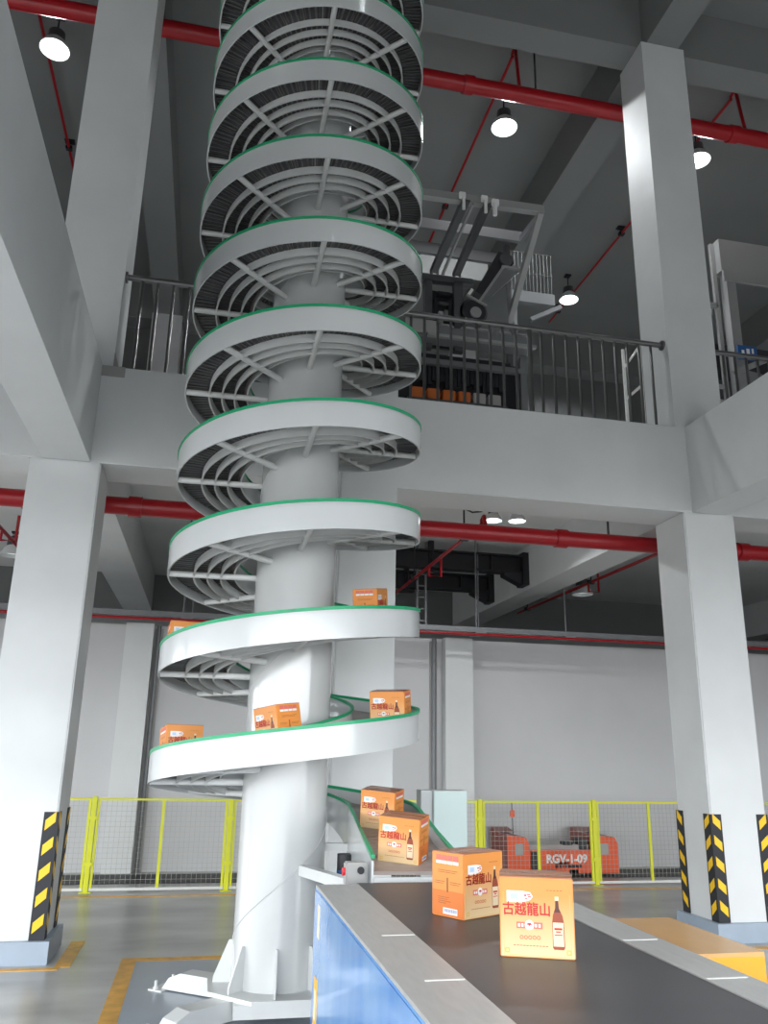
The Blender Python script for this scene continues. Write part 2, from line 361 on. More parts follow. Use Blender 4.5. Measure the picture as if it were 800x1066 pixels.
# ------------------------------------------------------------------ cable tray on the wall
t = thing('cable_tray', 'long galvanised cable tray hung along the top of the back wall', 'cable tray', (2.5, 12.3, 3.5))
part('tray', MB().box(-9.9, 14.9, 12.16, 12.44, 3.50, 3.51).box(-9.9, 14.9, 12.15, 12.165, 3.50, 3.575).box(-9.9, 14.9, 12.435, 12.45, 3.50, 3.575), 'galv', t)
for x in (-6.3, -0.42, 2.45, 4.05, 5.55, 8.2, 11.2):
    part('hanger_rod', MB().tube([(x, 12.17, 3.5), (x, 12.17, ZS)], 0.012, 8).tube([(x + 0.12, 12.42, 3.5), (x + 0.12, 12.42, ZS)], 0.012, 8).box(x - 0.03, x + 0.15, 12.12, 12.47, 3.47, 3.50), 'galv', t)
tag(MB().tube([(-9.9, 12.12, 3.455), (14.9, 12.12, 3.455)], 0.022, 10).build('sprinkler_line', M['redpipe'], None, (2.5, 12.3, 3.39), True), 'slim red pipe running just under the cable tray', 'pipe')
t = thing('ladder_frame', 'narrow vertical galvanised cable ladder above the tray right of the spiral', 'cable ladder', (3.25, 12.6, 3.6))
part('side_rail', MB().bar((3.2, 12.6, 3.6), (3.2, 12.6, ZS), 0.03, 0.05), 'galv', t); part('side_rail', MB().bar((3.34, 12.6, 3.6), (3.34, 12.6, ZS), 0.03, 0.05), 'galv', t)
for k in range(7): part('rung', MB().bar((3.2, 12.6, 3.7 + 0.19 * k), (3.34, 12.6, 3.7 + 0.19 * k), 0.02, 0.02), 'galv', t)
tag(MB().tube([(3.52, YW - 0.08, 0), (3.52, YW - 0.08, 3.44)], 0.035, 10).build('conduit_pipe', M['galv'], None, (3.52, YW - 0.08, 0), True), 'grey vertical conduit pipe in the wall joint right of the spiral', 'conduit')
tag(MB().tube([(-0.77, YW - 0.08, 0), (-0.77, YW - 0.08, 3.44)], 0.03, 10).build('conduit_pipe', M['galv'], None, (-0.77, YW - 0.08, 0), True), 'grey vertical conduit pipe in the wall joint left of the spiral', 'conduit')

# ------------------------------------------------------------------ spiral conveyor
D0 = 6.35; CX = 0.616; CY = 6.32; RO = 0.98; RI = 0.47; PITCH = 0.755; TOPT = 10.9 * 2 * PI
YEND = 4.92; T0 = math.radians(-4)
def zbed(t):           # bed height along helix angle t (rad, 0 at +X, growing counter-clockwise, upwards)
    z = 1.163 + PITCH * t / (2 * PI)
    if t < PI / 2: z += 0.045 * (1 - t / (PI / 2)) ** 2
    return z
def path(t, r, dz):    # t >= 0 on the helix, t < 0: straight run-out, -t metres along it
    if t >= 0: return (CX + r * math.cos(t), CY + r * math.sin(t), zbed(t) + dz)
    return (CX + r * math.cos(T0) + t * -math.sin(T0), CY + r * math.sin(T0) + t * math.cos(T0), 1.208 + 0.122 * t + dz)
NS = 72
ts = [-(CY - YEND) + (CY - YEND) / 8 * i for i in range(8)] + [2 * PI * i / NS for i in range(int(TOPT / (2 * PI) * NS) + 1)]
sp = thing('spiral_conveyor', 'tall white spiral conveyor tower with green edged flights', 'spiral conveyor', (CX, CY, 0))
def rim(t, z1):
    return z1 - 0.04 * min(1, -t / (CY - YEND)) if t < 0 and z1 > 0.05 else z1
def band(r0, r1, z0, z1, tt=ts, fz0=None):
    return MB().ribbon([[path(t, r0, fz0(t) if fz0 else z0), path(t, r1, fz0(t) if fz0 else z0), path(t, r1, rim(t, z1)), path(t, r0, rim(t, z1))] for t in tt])
part('central_tube', MB().lathe([(0.31, 0.155), (0.31, 1.5), (0.31, 3.0), (0.31, 6.0), (0.31, 9.75), (0.30, 9.75)], CX, CY, 64), 'tube', sp, True)
seam = [(CX + 0.311 * math.cos(a), CY + 0.311 * math.sin(a), 0.456 + 0.2562 * (a + 3.07)) for a in [-4.2 + 0.1 * i for i in range(370)]]
part('weld_seam', MB().tube(seam, 0.004, 6), 'tube', sp, True)
og = part('outer_guard', band(RO - 0.012, RO, -0.105, 0.096), 'steel', sp, True)
part('green_edge', band(RO - 0.02, RO + 0.006, 0.09, 0.112), 'rim', og)
ig = part('inner_guard', band(RI, RI + 0.012, 0, 0.10, ts, lambda t: -0.06 if t > 0.9 else -0.06 - 0.16 * min(1, (0.9 - t) / 0.9)), 'steel', sp, True)
part('green_edge', band(RI - 0.004, RI + 0.018, 0.092, 0.112), 'rim', ig)
# slats: one carpet of narrow radial plates
sl = MB(); s = -(CY - YEND) + 0.02; step = 0.075
while s < 0:
    a, b = s, min(s + step - 0.006, 0)
    sl.hexa([path(a, RI + 0.014, -0.02), path(a, RO - 0.014, -0.02), path(b, RO - 0.014, -0.02), path(b, RI + 0.014, -0.02), path(a, RI + 0.014, 0), path(a, RO - 0.014, 0), path(b, RO - 0.014, 0), path(b, RI + 0.014, 0)]); s += step
def slats(zt, zb, n, gap, r0, r1, t0, t1):
    m = MB(); t = t0; st = 2 * PI / n
    while t < t1:
        a, b = t, t + st * (1 - gap)
        m.hexa([path(a, r0, zb), path(a, r1, zb), path(b, r1, zb), path(b, r0, zb), path(a, r0, zt), path(a, r1, zt), path(b, r1, zt), path(b, r0, zt)]); t += st
    return m
sm = slats(0, -0.014, 60, 0.07, RI + 0.014, RO - 0.014, 0, TOPT - 0.1); sl.add(sm.v, sm.f)
sb = part('slat_bed', sl, 'slat', sp)
part('return_slats', slats(-0.024, -0.03, 96, 0.28, RI + 0.03, RO - 0.02, 0.1, TOPT - 0.1), 'chain', sp)
part('chain_pins', slats(-0.031, -0.036, 132, 0.86, 0.80, 0.955, 0.1, TOPT - 0.1), 'galv', sp)
tr = [t for t in ts if t >= 0]
for i, r in enumerate((0.57, 0.672, 0.775)):
    m = band(r, r + 0.008, -0.1, -0.03, tr); m2 = band(r, r + 0.014, -0.1, -0.094, tr); m.add(m2.v, m2.f)
    part('guide_rail', m, 'steel_dull', sp, True)
for k in range(-0, int(TOPT / (PI / 4))):
    t = k * PI / 4
    if k == 0: continue
    z = zbed(t) - 0.105 + 0.022
    part('support_arm', MB().tube([(CX + 0.30 * math.cos(t), CY + 0.30 * math.sin(t), z), (CX + (RO - 0.015) * math.cos(t), CY + (RO - 0.015) * math.sin(t), z)], 0.024, 12), 'steel_dull', sp, True)
# foot
oc = []
for k in range(8):
    a = PI / 8 + k * PI / 4; oc.append((CX + 0.50 * math.cos(a), CY + 0.50 * math.sin(a)))
part('base_plate', MB().prism(oc, 'z', 0.13, 0.155), 'steel_dull', sp)
for k in range(8):
    a = k * PI / 4 + PI / 2 - 0.1; c, s_ = math.cos(a), math.sin(a); n = Vector((-s_, c, 0)) * 0.006
    pr = [(0.309, 0.155), (0.43, 0.155), (0.43, 0.19), (0.335, 0.42), (0.309, 0.42)]
    vs = [Vector((CX + r * c, CY + r * s_, z)) - n for r, z in pr] + [Vector((CX + r * c, CY + r * s_, z)) + n for r, z in pr]
    q = len(pr)
    part('gusset', MB().add(vs, [tuple(range(q)), tuple(range(q, 2 * q))[::-1]] + [(i, (i + 1) % q, q + (i + 1) % q, q + i) for i in range(q)]), 'steel_dull', sp)
for a in (math.radians(143), math.radians(217), math.radians(37), math.radians(-37)):
    d = Vector((math.cos(a), math.sin(a), 0)); p = Vector((CX, CY, 0)); n = Vector((-d.y, d.x, 0)) * 0.07
    pr = [(0.2, 0.012), (0.92, 0.012), (0.86, 0.09), (0.76, 0.129), (0.2, 0.129)]
    vs = [p + d * r + Vector((0, 0, z)) - n for r, z in pr] + [p + d * r + Vector((0, 0, z)) + n for r, z in pr]; q = len(pr)
    fb = part('foot_beam', MB().add(vs, [tuple(range(q)), tuple(range(q, 2 * q))[::-1]] + [(i, (i + 1) % q, q + (i + 1) % q, q + i) for i in range(q)]), 'steel_dull', sp)
    e = p + d * 0.94; w = n.normalized() * 0.12
    ap = MB().hexa([e - d * 0.06 - w, e + d * 0.06 - w, e + d * 0.06 + w, e - d * 0.06 + w] + [v + Vector((0, 0, 0.014)) for v in (e - d * 0.06 - w, e + d * 0.06 - w, e + d * 0.06 + w, e - d * 0.06 + w)])
    for sgn in (-1, 1):
        c0 = e + w * sgn * 0.8 + d * 0.01; ap.tube([c0 + Vector((0, 0, 0.01)), c0 + Vector((0, 0, 0.07))], 0.011, 8); ap.tube([c0 + Vector((0, 0, 0.014)), c0 + Vector((0, 0, 0.03))], 0.02, 6)
    part('anchor_plate', ap, 'steel_dull', fb)
part('front_beam', MB().box(CX - 0.3, CX + 0.45, CY - 0.44, CY - 0.34, 0.05, 0.13), 'steel_dull', sp)
# run-out support strut, switch box, motor
part('strut', MB().bar((CX + 0.12, CY - 0.28, 0.9), (CX + RI - 0.12, YEND + 0.13, 0.93), 0.065, 0.065), 'steel_dull', sp)
part('strut', MB().bar((CX + 0.28, CY, 1.02), (CX + RI + 0.2, CY - 0.1, 1.02), 0.05, 0.05), 'steel_dull', sp)
bx_ = part('switch_box', MB().bbox(CX + RI - 0.235, CX + RI - 0.11, YEND + 0.03, YEND + 0.12, 0.955, 1.08, 0.008), 'greypanel', sp)
part('button', MB().tube([(CX + RI - 0.25, YEND + 0.07, 1.03), (CX + RI - 0.23, YEND + 0.07, 1.03)], 0.022, 12), 'redplastic', bx_, True)
part('knob', MB().tube([(CX + RI - 0.15, YEND + 0.015, 1.04), (CX + RI - 0.15, YEND + 0.035, 1.04)], 0.02, 12), 'black', bx_, True)
part('end_plate', MB().box(CX + RI - 0.085, CX + RO - 0.11, YEND - 0.05, YEND - 0.03, 0.9, 1.01), 'steel_dull', sp)
mo = part('drive_motor', MB().tube([(CX + 0.42, 6.05, 0.74), (CX + 0.42, 6.05, 1.0)], 0.06, 20).box(CX + 0.36, CX + 0.48, 5.99, 6.11, 0.70, 0.75), 'blackmetal', sp, True)
part('motor_band', MB().tube([(CX + 0.42, 6.05, 0.83), (CX + 0.42, 6.05, 0.90)], 0.062, 20), 'bluesign', mo, True)
part('motor_bracket', MB().box(CX + 0.30, CX + 0.60, 5.95, 6.15, 0.67, 0.70), 'darkframe', sp)

# ------------------------------------------------------------------ belt conveyor
ZC = 1.02
bc = thing('belt_conveyor', 'wide dark belt conveyor with grey side rails and blue side panel', 'belt conveyor', (1.22, 2.3, 0))
Y0, Y1 = -0.8, 4.70
XL0, XL1, XR0, XR1 = 0.635, 0.858, 1.625, 1.79
belt = MB().box(XL1 + 0.006, XR0 - 0.006, Y0, Y1 - 0.04, ZC - 0.03, ZC - 0.004)
belt.tube([(XL1 + 0.006, Y1 - 0.05, ZC - 0.06), (XR0 - 0.006, Y1 - 0.05, ZC - 0.06)], 0.056, 20)
part('belt', belt, 'belt', bc)
part('side_rail', MB().box(XL0, XL1, Y0, Y1 - 0.1, ZC - 0.014, ZC).box(XL1 - 0.006, XL1, Y0, Y1 - 0.1, ZC - 0.1, ZC - 0.014), 'alu', bc)
part('side_rail', MB().box(XR0, XR1, Y0, Y1 - 0.1, ZC - 0.014, ZC).box(XR0, XR0 + 0.006, Y0, Y1 - 0.1, ZC - 0.1, ZC - 0.014), 'alu', bc)
for y in (3.36, 2.72, 2.1): part('joint_mark', MB().box(XL0 + 0.09, XL1 - 0.004, y, y + 0.012, ZC, ZC + 0.001), 'white_mark', bc)
for y in (3.17, 2.62): part('joint_mark', MB().box(XR0 + 0.004, XR1 - 0.02, y, y + 0.012, ZC, ZC + 0.001), 'white_mark', bc)
pl = part('side_panel', MB().bbox(XL0 - 0.004, XL0 + 0.02, Y0, Y1 - 0.1, 0.13, ZC - 0.02, 0.004).prism([(XL0 - 0.004, ZC - 0.02), (XL0 + 0.02, ZC - 0.02), (XL0 + 0.03, ZC - 0.001), (XL0 + 0.012, ZC - 0.001)], 'y', Y0, Y1 - 0.1), 'blue', bc)
part('sticker', MB().box(XL0 - 0.006, XL0 - 0.004, 4.4, 4.46, 0.80, 0.95), 'sticker_white', pl)
part('sticker', MB().box(XL0 - 0.006, XL0 - 0.004, 4.4, 4.5, 0.40, 0.62), 'sticker', pl)
part('sticker_print', MB().box(XL0 - 0.0072, XL0 - 0.006, 4.425, 4.47, 0.44, 0.57), 'sticker_white', pl)
part('side_panel', MB().bbox(XR1 - 0.02, XR1 - 0.002, Y0, Y1 - 0.1, 0.13, ZC - 0.016, 0.004), 'blue', bc)
part('end_panel', MB().box(XL0 + 0.02, XR1 - 0.02, Y1 - 0.13, Y1 - 0.11, 0.13, ZC - 0.13), 'blue', bc)
for x in (XL0 + 0.06, XR1 - 0.06):
    for y in (Y0 + 0.1, 2.0, Y1 - 0.25): part('leg', MB().box(x - 0.04, x + 0.04, y - 0.04, y + 0.04, 0, 0.16), 'darkframe', bc)
part('roller_cover', MB().box(XL0 + 0.03, XR1 - 0.03, Y0 + 0.02, Y1 - 0.15, 0.5, 0.56), 'darkframe', bc)
t = thing('yellow_guard_box', 'yellow sheet metal guard box beside the right conveyor rail', 'guard box', (2.0, 3.5, 0))
part('cover', MB().box(1.80, 2.12, 3.02, 3.68, 0.985, 1.0), 'yellowtop', t)
part('body', MB().box(1.80, 2.12, 3.02, 3.68, 0.0, 0.985), 'yellowbox', t)
for k in range(5): part('rivet', MB().lathe([(0.006, 1.0), (0.006, 1.003), (0.002, 1.005)], 1.82, 3.08 + 0.13 * k, 8), 'sticker_white', t)

# ------------------------------------------------------------------ cartons
W, DP, HT = 0.258, 0.19, 0.26
def make_carton(label):
    t = thing('carton', label, 'carton', (0, 0, 0), group='orange wine cartons on the conveyors')
    body = part('box_body', MB().bbox(-W / 2, W / 2, -DP / 2, DP / 2, 0.0, HT - 0.002, 0.003), 'carton', t)
    part('top_flap', MB().box(-W / 2 + .002, W / 2 - .002, -DP / 2 + .001, -0.001, HT - 0.003, HT), 'carton_top', t)
    part('top_flap', MB().box(-W / 2 + .002, W / 2 - .002, 0.001, DP / 2 - .001, HT - 0.003, HT), 'carton_top', t)
    part('tape', MB().box(-W / 2 - 0.0008, W / 2 + 0.0008, -0.025, 0.025, HT - 0.001, HT + 0.0006), 'tape', t)
    for sgn in (-1, 1):
        off = DP / 2
        def F(u, v, d, sgn=sgn, off=off):    # u to the right seen from outside, v down from the top, d outwards
            x = (u - 0.5) * W * (1 if sgn < 0 else -1); return (x, sgn * (off + d), HT * (1 - v))
        def rect(m, u0, u1, v0, v1, d):
            m.add([F(u0, v1, d - 0.0008), F(u1, v1, d - 0.0008), F(u1, v0, d - 0.0008), F(u0, v0, d - 0.0008), F(u0, v1, d), F(u1, v1, d), F(u1, v0, d), F(u0, v0, d)], [(3, 2, 1, 0), (4, 5, 6, 7), (0, 1, 5, 4), (1, 2, 6, 5), (2, 3, 7, 6), (3, 0, 4, 7)]); return m
        def disc(m, u, v, r, d, r0=0.0, n=20):
            vs = []
            for k in range(n):
                a = 2 * PI * k / n; vs.append(F(u + r * math.cos(a), v + r * math.sin(a) * W / HT, d))
            if r0:
                for k in range(n):
                    a = 2 * PI * k / n; vs.append(F(u + r0 * math.cos(a), v + r0 * math.sin(a) * W / HT, d))
                m.add(vs, [(k, (k + 1) % n, n + (k + 1) % n, n + k) for k in range(n)])
            else: m.add(vs, [tuple(range(n))])
            return m
        def poly(m, pts, d): m.add([F(u, v, d) for u, v in pts], [tuple(range(len(pts)))]); return m
        fr = part('front_print', rect(MB(), 0.012, 0.988, 0.015, 0.988, 0.0006), 'front_print', t)
        bd = MB(); rect(bd, 0.10, 0.31, 0.18, 0.325, 0.0014); poly(bd, [(0.31, 0.18), (0.42, 0.195), (0.455, 0.245), (0.42, 0.29), (0.31, 0.325)], 0.0014)
        part('badge', bd, 'white', fr)
        part('badge_print', rect(MB(), 0.15, 0.25, 0.215, 0.285, 0.0018), 'lightblue', fr)
        rd = MB(); 
        for (u0, u1, v0, v1) in ((0.335, 0.37, 0.225, 0.245), (0.375, 0.42, 0.215, 0.23), (0.35, 0.38, 0.27, 0.283), (0.385, 0.43, 0.245, 0.26)): rect(rd, u0, u1, v0, v1, 0.0018)
        for ox, oy in ((0, 0), (0.0009, 0), (-0.0009, 0), (0, 0.0009), (0, -0.0009)):
            rd.text('古越龍山', 0.046, lambda x, y, z: F(0.365 + (x + ox) / W * 0.92, 0.415 - (y + oy) / HT, 0.0016 + z * 0.2))
        part('lettering', rd, 'red', fr)
        part('name_panel', rect(MB(), 0.225, 0.34, 0.565, 0.645, 0.0014), 'pink', fr); part('name_panel', rect(MB(), 0.455, 0.575, 0.565, 0.645, 0.0014), 'pink', fr)
        wt = MB(); disc(wt, 0.397, 0.60, 0.062, 0.0018)
        for u in (0.245, 0.29, 0.47, 0.52): rect(wt, u, u + 0.028, 0.585, 0.625, 0.0018)
        part('seal', wt, 'white', fr)
        rr = MB(); poly(rr, [(0.36, 0.605), (0.375, 0.575), (0.42, 0.575), (0.435, 0.605), (0.415, 0.595), (0.397, 0.615), (0.38, 0.595)], 0.0022)
        for k in range(5): disc(rr, 0.29 + 0.057 * k, 0.752, 0.024, 0.0014, 0.017)
        part('seal_print', rr, 'red', fr)
        tx = MB()
        for k in range(11): rect(tx, 0.18 + 0.043 * k, 0.18 + 0.043 * k + 0.03, 0.848, 0.856, 0.0014)
        for k in range(5): rect(tx, 0.64 + 0.045 * k, 0.64 + 0.045 * k + 0.03, 0.158, 0.166, 0.0014)
        part('small_print', tx, 'ink', fr)
        gd = MB()
        for u in (0.06, 0.88): disc(gd, u + 0.035, 0.915, 0.036, 0.0014, 0.02, 8); rect(gd, u, u + 0.07, 0.885, 0.892, 0.0014); rect(gd, u, u + 0.07, 0.94, 0.947, 0.0014)
        rect(gd, 0.05, 0.054, 0.2, 0.97, 0.0014); rect(gd, 0.05, 0.95, 0.966, 0.97, 0.0014); rect(gd, 0.946, 0.95, 0.2, 0.97, 0.0014)
        part('corner_print', gd, 'gold', fr)
        poly(m_ := MB(), [(0.755, 0.285), (0.795, 0.285), (0.80, 0.38), (0.845, 0.47), (0.86, 0.55), (0.865, 0.86), (0.85, 0.885), (0.72, 0.885), (0.705, 0.86), (0.705, 0.55), (0.715, 0.47), (0.75, 0.38)], 0.0014)
        bt = part('bottle_print', m_, 'glassbrown', fr)
        dk = MB(); poly(dk, [(0.755, 0.285), (0.795, 0.285), (0.80, 0.38), (0.825, 0.43), (0.73, 0.43), (0.75, 0.38)], 0.0017)
        part('bottle_neck_print', dk, 'darkbrown', fr)
        part('bottle_cap_print', rect(MB(), 0.748, 0.80, 0.235, 0.285, 0.0018), 'cream', fr)
        cr = MB(); rect(cr, 0.713, 0.852, 0.555, 0.845, 0.0018)
        part('bottle_label_print', cr, 'cream', fr)
        pr = MB(); rect(pr, 0.73, 0.835, 0.62, 0.645, 0.0022); rect(pr, 0.73, 0.835, 0.70, 0.712, 0.0022); rect(pr, 0.75, 0.815, 0.66, 0.675, 0.0022)
        part('bottle_text_print', pr, 'red', fr)
    for sgn in (-1, 1):
        def S(u, v, d, sgn=sgn):
            y = (u - 0.5) * DP * sgn; return (sgn * (W / 2 + d), y, HT * (1 - v))
        def srect(m, u0, u1, v0, v1, d):
            m.add([S(u0, v1, d - 0.0008), S(u1, v1, d - 0.0008), S(u1, v0, d - 0.0008), S(u0, v0, d - 0.0008), S(u0, v1, d), S(u1, v1, d), S(u1, v0, d), S(u0, v0, d)], [(3, 2, 1, 0), (4, 5, 6, 7), (0, 1, 5, 4), (1, 2, 6, 5), (2, 3, 7, 6), (3, 0, 4, 7)]); return m
        lowp = part('side_print', srect(MB(), 0.02, 0.98, 0.60, 0.985, 0.0006), 'carton_low', t)
        m = MB()
        for k in range(4): srect(m, 0.14 + 0.18 * k, 0.30 + 0.18 * k, 0.05, 0.14, 0.001)
        part('picture_print', m, 'pink', lowp)
        m = MB()
        for k in range(4): srect(m, 0.14 + 0.18 * k, 0.30 + 0.18 * k, 0.14, 0.19, 0.001)
        part('picture_caption', m, 'white', lowp)
        part('barcode_panel', srect(MB(), 0.36, 0.80, 0.86, 0.955, 0.0012), 'white', lowp)
        m = MB()
        for k in range(16): srect(m, 0.40 + 0.024 * k, 0.40 + 0.024 * k + 0.008 + 0.006 * (k % 3 == 0), 0.875, 0.925, 0.0016)
        part('barcode_print', m, 'navy', lowp)
        m = MB()
        for k, (u0, u1, v) in enumerate(((0.2, 0.82, 0.285), (0.2, 0.75, 0.315), (0.1, 0.4, 0.46), (0.1, 0.36, 0.49), (0.58, 0.9, 0.46), (0.58, 0.85, 0.49), (0.2, 0.55, 0.70), (0.2, 0.5, 0.73), (0.2, 0.6, 0.76), (0.2, 0.45, 0.79))): srect(m, u0, u1, v, v + 0.008, 0.001)
        srect(m, 0.475, 0.515, 0.40, 0.62, 0.0012)
        part('small_print', m, 'ink', lowp)
    return t
c0 = make_carton('nearest orange carton on the dark belt, front facing the viewer')
def place(obj, x, y, z, rz, rx=0.0):
    obj.location = (x, y, z); obj.rotation_euler = (rx, 0, rz)
def front_mid(xa, ya, rz):  # centre of box from the middle of its front bottom edge
    return xa - math.sin(rz) * DP / 2 * -1 * -1, ya + math.cos(rz) * DP / 2
rz = math.radians(-21)
place(c0, 1.195 + math.sin(-rz) * DP / 2, 2.965 + math.cos(rz) * DP / 2, ZC - 0.0035, rz)
rz = math.radians(30)
c1 = dup(c0, (0, 0, 0), 0, 'orange carton turned cornerwise on the belt, just behind the nearest one')
place(c1, 1.245 - math.sin(rz) * DP / 2, 3.685 + math.cos(rz) * DP / 2, ZC - 0.0035, rz)
def on_run(y, r, rz, label):
    z = 1.208 + 0.122 * (y - CY)
    c = dup(c0, (0, 0, 0), 0, label)
    # lean with the slope of the run-out (falls towards -Y)
    M3 = Matrix.Rotation(math.atan(0.122), 4, 'X') @ Matrix.Rotation(rz, 4, 'Z')
    c.location = (CX + r * math.cos(T0) + (y - CY) * -math.sin(T0), y, z + 0.001); c.rotation_euler = M3.to_euler(); return c
on_run(5.16, 0.70, math.radians(-32), 'orange carton at the lower end of the slatted run-out, next to the belt')
on_run(6.05, 0.69, math.radians(-33), 'orange carton higher on the run-out, second above the belt')
def on_helix(t, r, label, yaw=0.0):
    c = dup(c0, (0, 0, 0), 0, label)
    slope = PITCH / (2 * PI * r)
    M3 = Matrix.Rotation(t, 4, 'Z') @ Matrix.Rotation(math.atan(slope), 4, 'X') @ Matrix.Rotation(yaw, 4, 'Z')
    p = path(t, r, 0.002); c.location = p; c.rotation_euler = M3.to_euler(); return c
R_ = math.radians
on_helix(R_(-28 + 360), 0.80, 'orange carton riding at the right end of the lowest flight')
on_helix(R_(-99 + 360), 0.78, 'orange carton riding at the middle of the lowest flight before the white tube', R_(40))
on_helix(R_(-164 + 360), 0.79, 'orange carton riding at the left end of the lowest flight')
on_helix(R_(-30 + 720), 0.64, 'orange carton riding at the right of the second lowest flight', R_(90))
on_helix(R_(-172 + 720), 0.80, 'orange carton barely showing at the left of the second lowest flight')

# ------------------------------------------------------------------ mesh fence
YFN = 11.13; PW = 1.654
posts = [0.41 + PW * k for k in range(-3, 6)]
def make_panel(label):
    t = thing('mesh_fence', label, 'fence panel', (0, 0, 0), group='yellow mesh fence panels along the back wall')
    w = PW - 0.076
    part('frame', MB().box(-w / 2, -w / 2 + 0.03, -0.015, 0.015, 0.03, 1.07).box(w / 2 - 0.03, w / 2, -0.015, 0.015, 0.03, 1.07).box(-w / 2, w / 2, -0.015, 0.015, 1.045, 1.07), 'fence', t)
    part('middle_bar', MB().box(-0.018, 0.018, -0.014, 0.014, 0.05, 1.05), 'fence', t)
    part('bottom_rail', MB().box(-w / 2, w / 2, -0.016, 0.016, 0.02, 0.05), 'fencebase', t)
    m = MB(); x = -w / 2 + 0.05
    while x < w / 2 - 0.02: m.box(x - 0.0016, x + 0.0016, -0.0016, 0.0016, 0.05, 1.045); x += 0.06
    z = 0.14
    while z < 1.04: m.box(-w / 2 + 0.03, w / 2 - 0.03, -0.0046, -0.0016, z - 0.0016, z + 0.0016); z += 0.06
    part('wire_mesh', m, 'wire', t)
    return t
def make_post(label):
    t = thing('fence_post', label, 'fence post', (0, 0, 0), group='yellow fence posts along the back wall')
    part('upright', MB().bbox(-0.03, 0.03, -0.03, 0.03, 0.008, 1.09, 0.004), 'fence', t)
    part('foot_plate', MB().box(-0.07, 0.07, -0.06, 0.06, 0, 0.008), 'fence', t)
    part('clip', MB().box(-0.05, 0.05, -0.036, -0.03, 0.3, 0.34), 'fence', t); part('clip', MB().box(-0.05, 0.05, -0.036, -0.03, 0.82, 0.86), 'fence', t)
    return t
wp = {-1: 'at the left column', 0: 'left of the tube, before the pilaster'}
plab = ['fence panel hidden behind the left column', 'fence panel just right of the left column, cut by it', 'fence panel between the left column and the spiral tube', 'fence panel behind the spiral tube and run-out', 'fence panel behind the mint cabinet and upper cartons', 'fence panel in front of the left half of the orange vehicle', 'fence panel between the orange vehicle end and the right column', 'fence panel behind the right column', 'fence panel at the far right behind the column']
p0 = None
for k in range(8):
    xm = (posts[k] + posts[k + 1]) / 2; lb = 'yellow framed wire ' + plab[k if k < 2 else k]
    if p0 is None: p0 = make_panel(lb); p0.location = (xm, YFN, 0)
    else: dup(p0, (xm, YFN, 0), 0, lb)
olab = ['left of the left column', 'hidden behind the left column', 'right beside the left column', 'just left of the white spiral tube', 'behind the spiral run-out', 'just right of the mint cabinet', 'in front of the orange vehicle', 'hidden by the right column', 'beyond the right column']
q0 = None
for k, x in enumerate(posts):
    lb = 'yellow steel fence post ' + olab[k]
    if q0 is None: q0 = make_post(lb); q0.location = (x, YFN, 0)
    else: dup(q0, (x, YFN, 0), 0, lb)

# ------------------------------------------------------------------ rail vehicle
YR = 11.85
t = thing('rail_guided_vehicle', 'orange rail vehicle lettered RGV-1-09 behind the yellow fence', 'rail vehicle', (5.2, 12.1, 0.012))
def cab(x0, x1):
    y0, y1 = YR, YR + 0.62
    return MB().prism([(y0 + 0.05, 0.16), (y1, 0.16), (y1, 0.60), (y0 + 0.16, 0.60), (y0, 0.55), (y0, 0.16)], 'x', x0, x1)
for x0, x1, nm in ((4.37, 4.70, 'left_cabinet'), (5.66, 6.08, 'right_cabinet')):
    c = part('end_cabinet', MB().prism([(x0, 0.05), (x1, 0.05), (x1, 0.44), (x1 - 0.05, 0.53), (x0 + 0.02, 0.56), (x0, 0.56)], 'y', YR, YR + 0.03), 'orange', t)
    part('cabinet_shell', MB().prism([(x0 - 0.003, 0.05), (x1 + 0.003, 0.05), (x1 + 0.003, 0.44), (x1 - 0.05, 0.535), (x0 - 0.003, 0.567)], 'y', YR + 0.03, YR + 0.75), 'maroon', c)
    part('window', MB().box(x0 + 0.11, x1 - 0.1 if x1 < 5 else x1 - 0.16, YR - 0.006, YR, 0.30, 0.45), 'greypanel', c)
    part('hood', MB().prism([(YR + 0.4, 0.565), (YR + 0.75, 0.565), (YR + 0.75, 0.62)], 'x', x0, x1 - 0.06), 'maroon', c)
part('chassis', MB().box(4.71, 5.65, YR + 0.04, YR + 0.7, 0.10, 0.36).box(5.1, 5.3, YR, YR + 0.04, 0.05, 0.2).box(5.45, 5.655, YR + 0.02, YR + 0.04, 0.05, 0.3), 'orange', t)
part('front_skirt', MB().box(4.84, 5.655, YR, YR + 0.035, 0.17, 0.36), 'orange', t)
part('deck', MB().box(4.74, 5.66, YR + 0.1, YR + 0.68, 0.36, 0.42), 'greypanel', t)
m = MB()
for k in range(9): m.box(5.1 + 0.045 * k, 5.13 + 0.045 * k, YR - 0.004, YR + 0.03, 0.125, 0.168)
part('vent_grille', m, 'blackmetal', t)
part('buffer', MB().bbox(4.73, 4.83, YR, YR + 0.03, 0.1, 0.34, 0.01), 'blackmetal', t); part('drive_unit', MB().bbox(5.5, 5.62, YR + 0.06, YR + 0.3, 0.36, 0.5, 0.01), 'blackmetal', t); part('sensor', MB().bbox(5.25, 5.4, YR + 0.06, YR + 0.2, 0.42, 0.47, 0.01), 'blackmetal', t)
for x in (4.55, 5.85):
    for y in (YR + 0.14, YR + 0.58): part('wheel', MB().tube([(x - 0.03, y, 0.075), (x + 0.03, y, 0.075)], 0.062, 20), 'blackmetal', t, True)
part('lettering', MB().text('RGV-1-09', 0.155, lambda x, y, z: (5.265 + x, YR - 0.003 - z, 0.24 + y), bold=0.006), 'white_mark', t)
part('antenna', MB().tube([(4.53, YR + 0.2, 0.56), (4.52, YR + 0.2, 1.0)], 0.007, 8), 'blackmetal', t)
part('beacon', MB().bbox(4.495, 4.555, YR + 0.17, YR + 0.23, 0.79, 0.89, 0.01), 'orange', t)

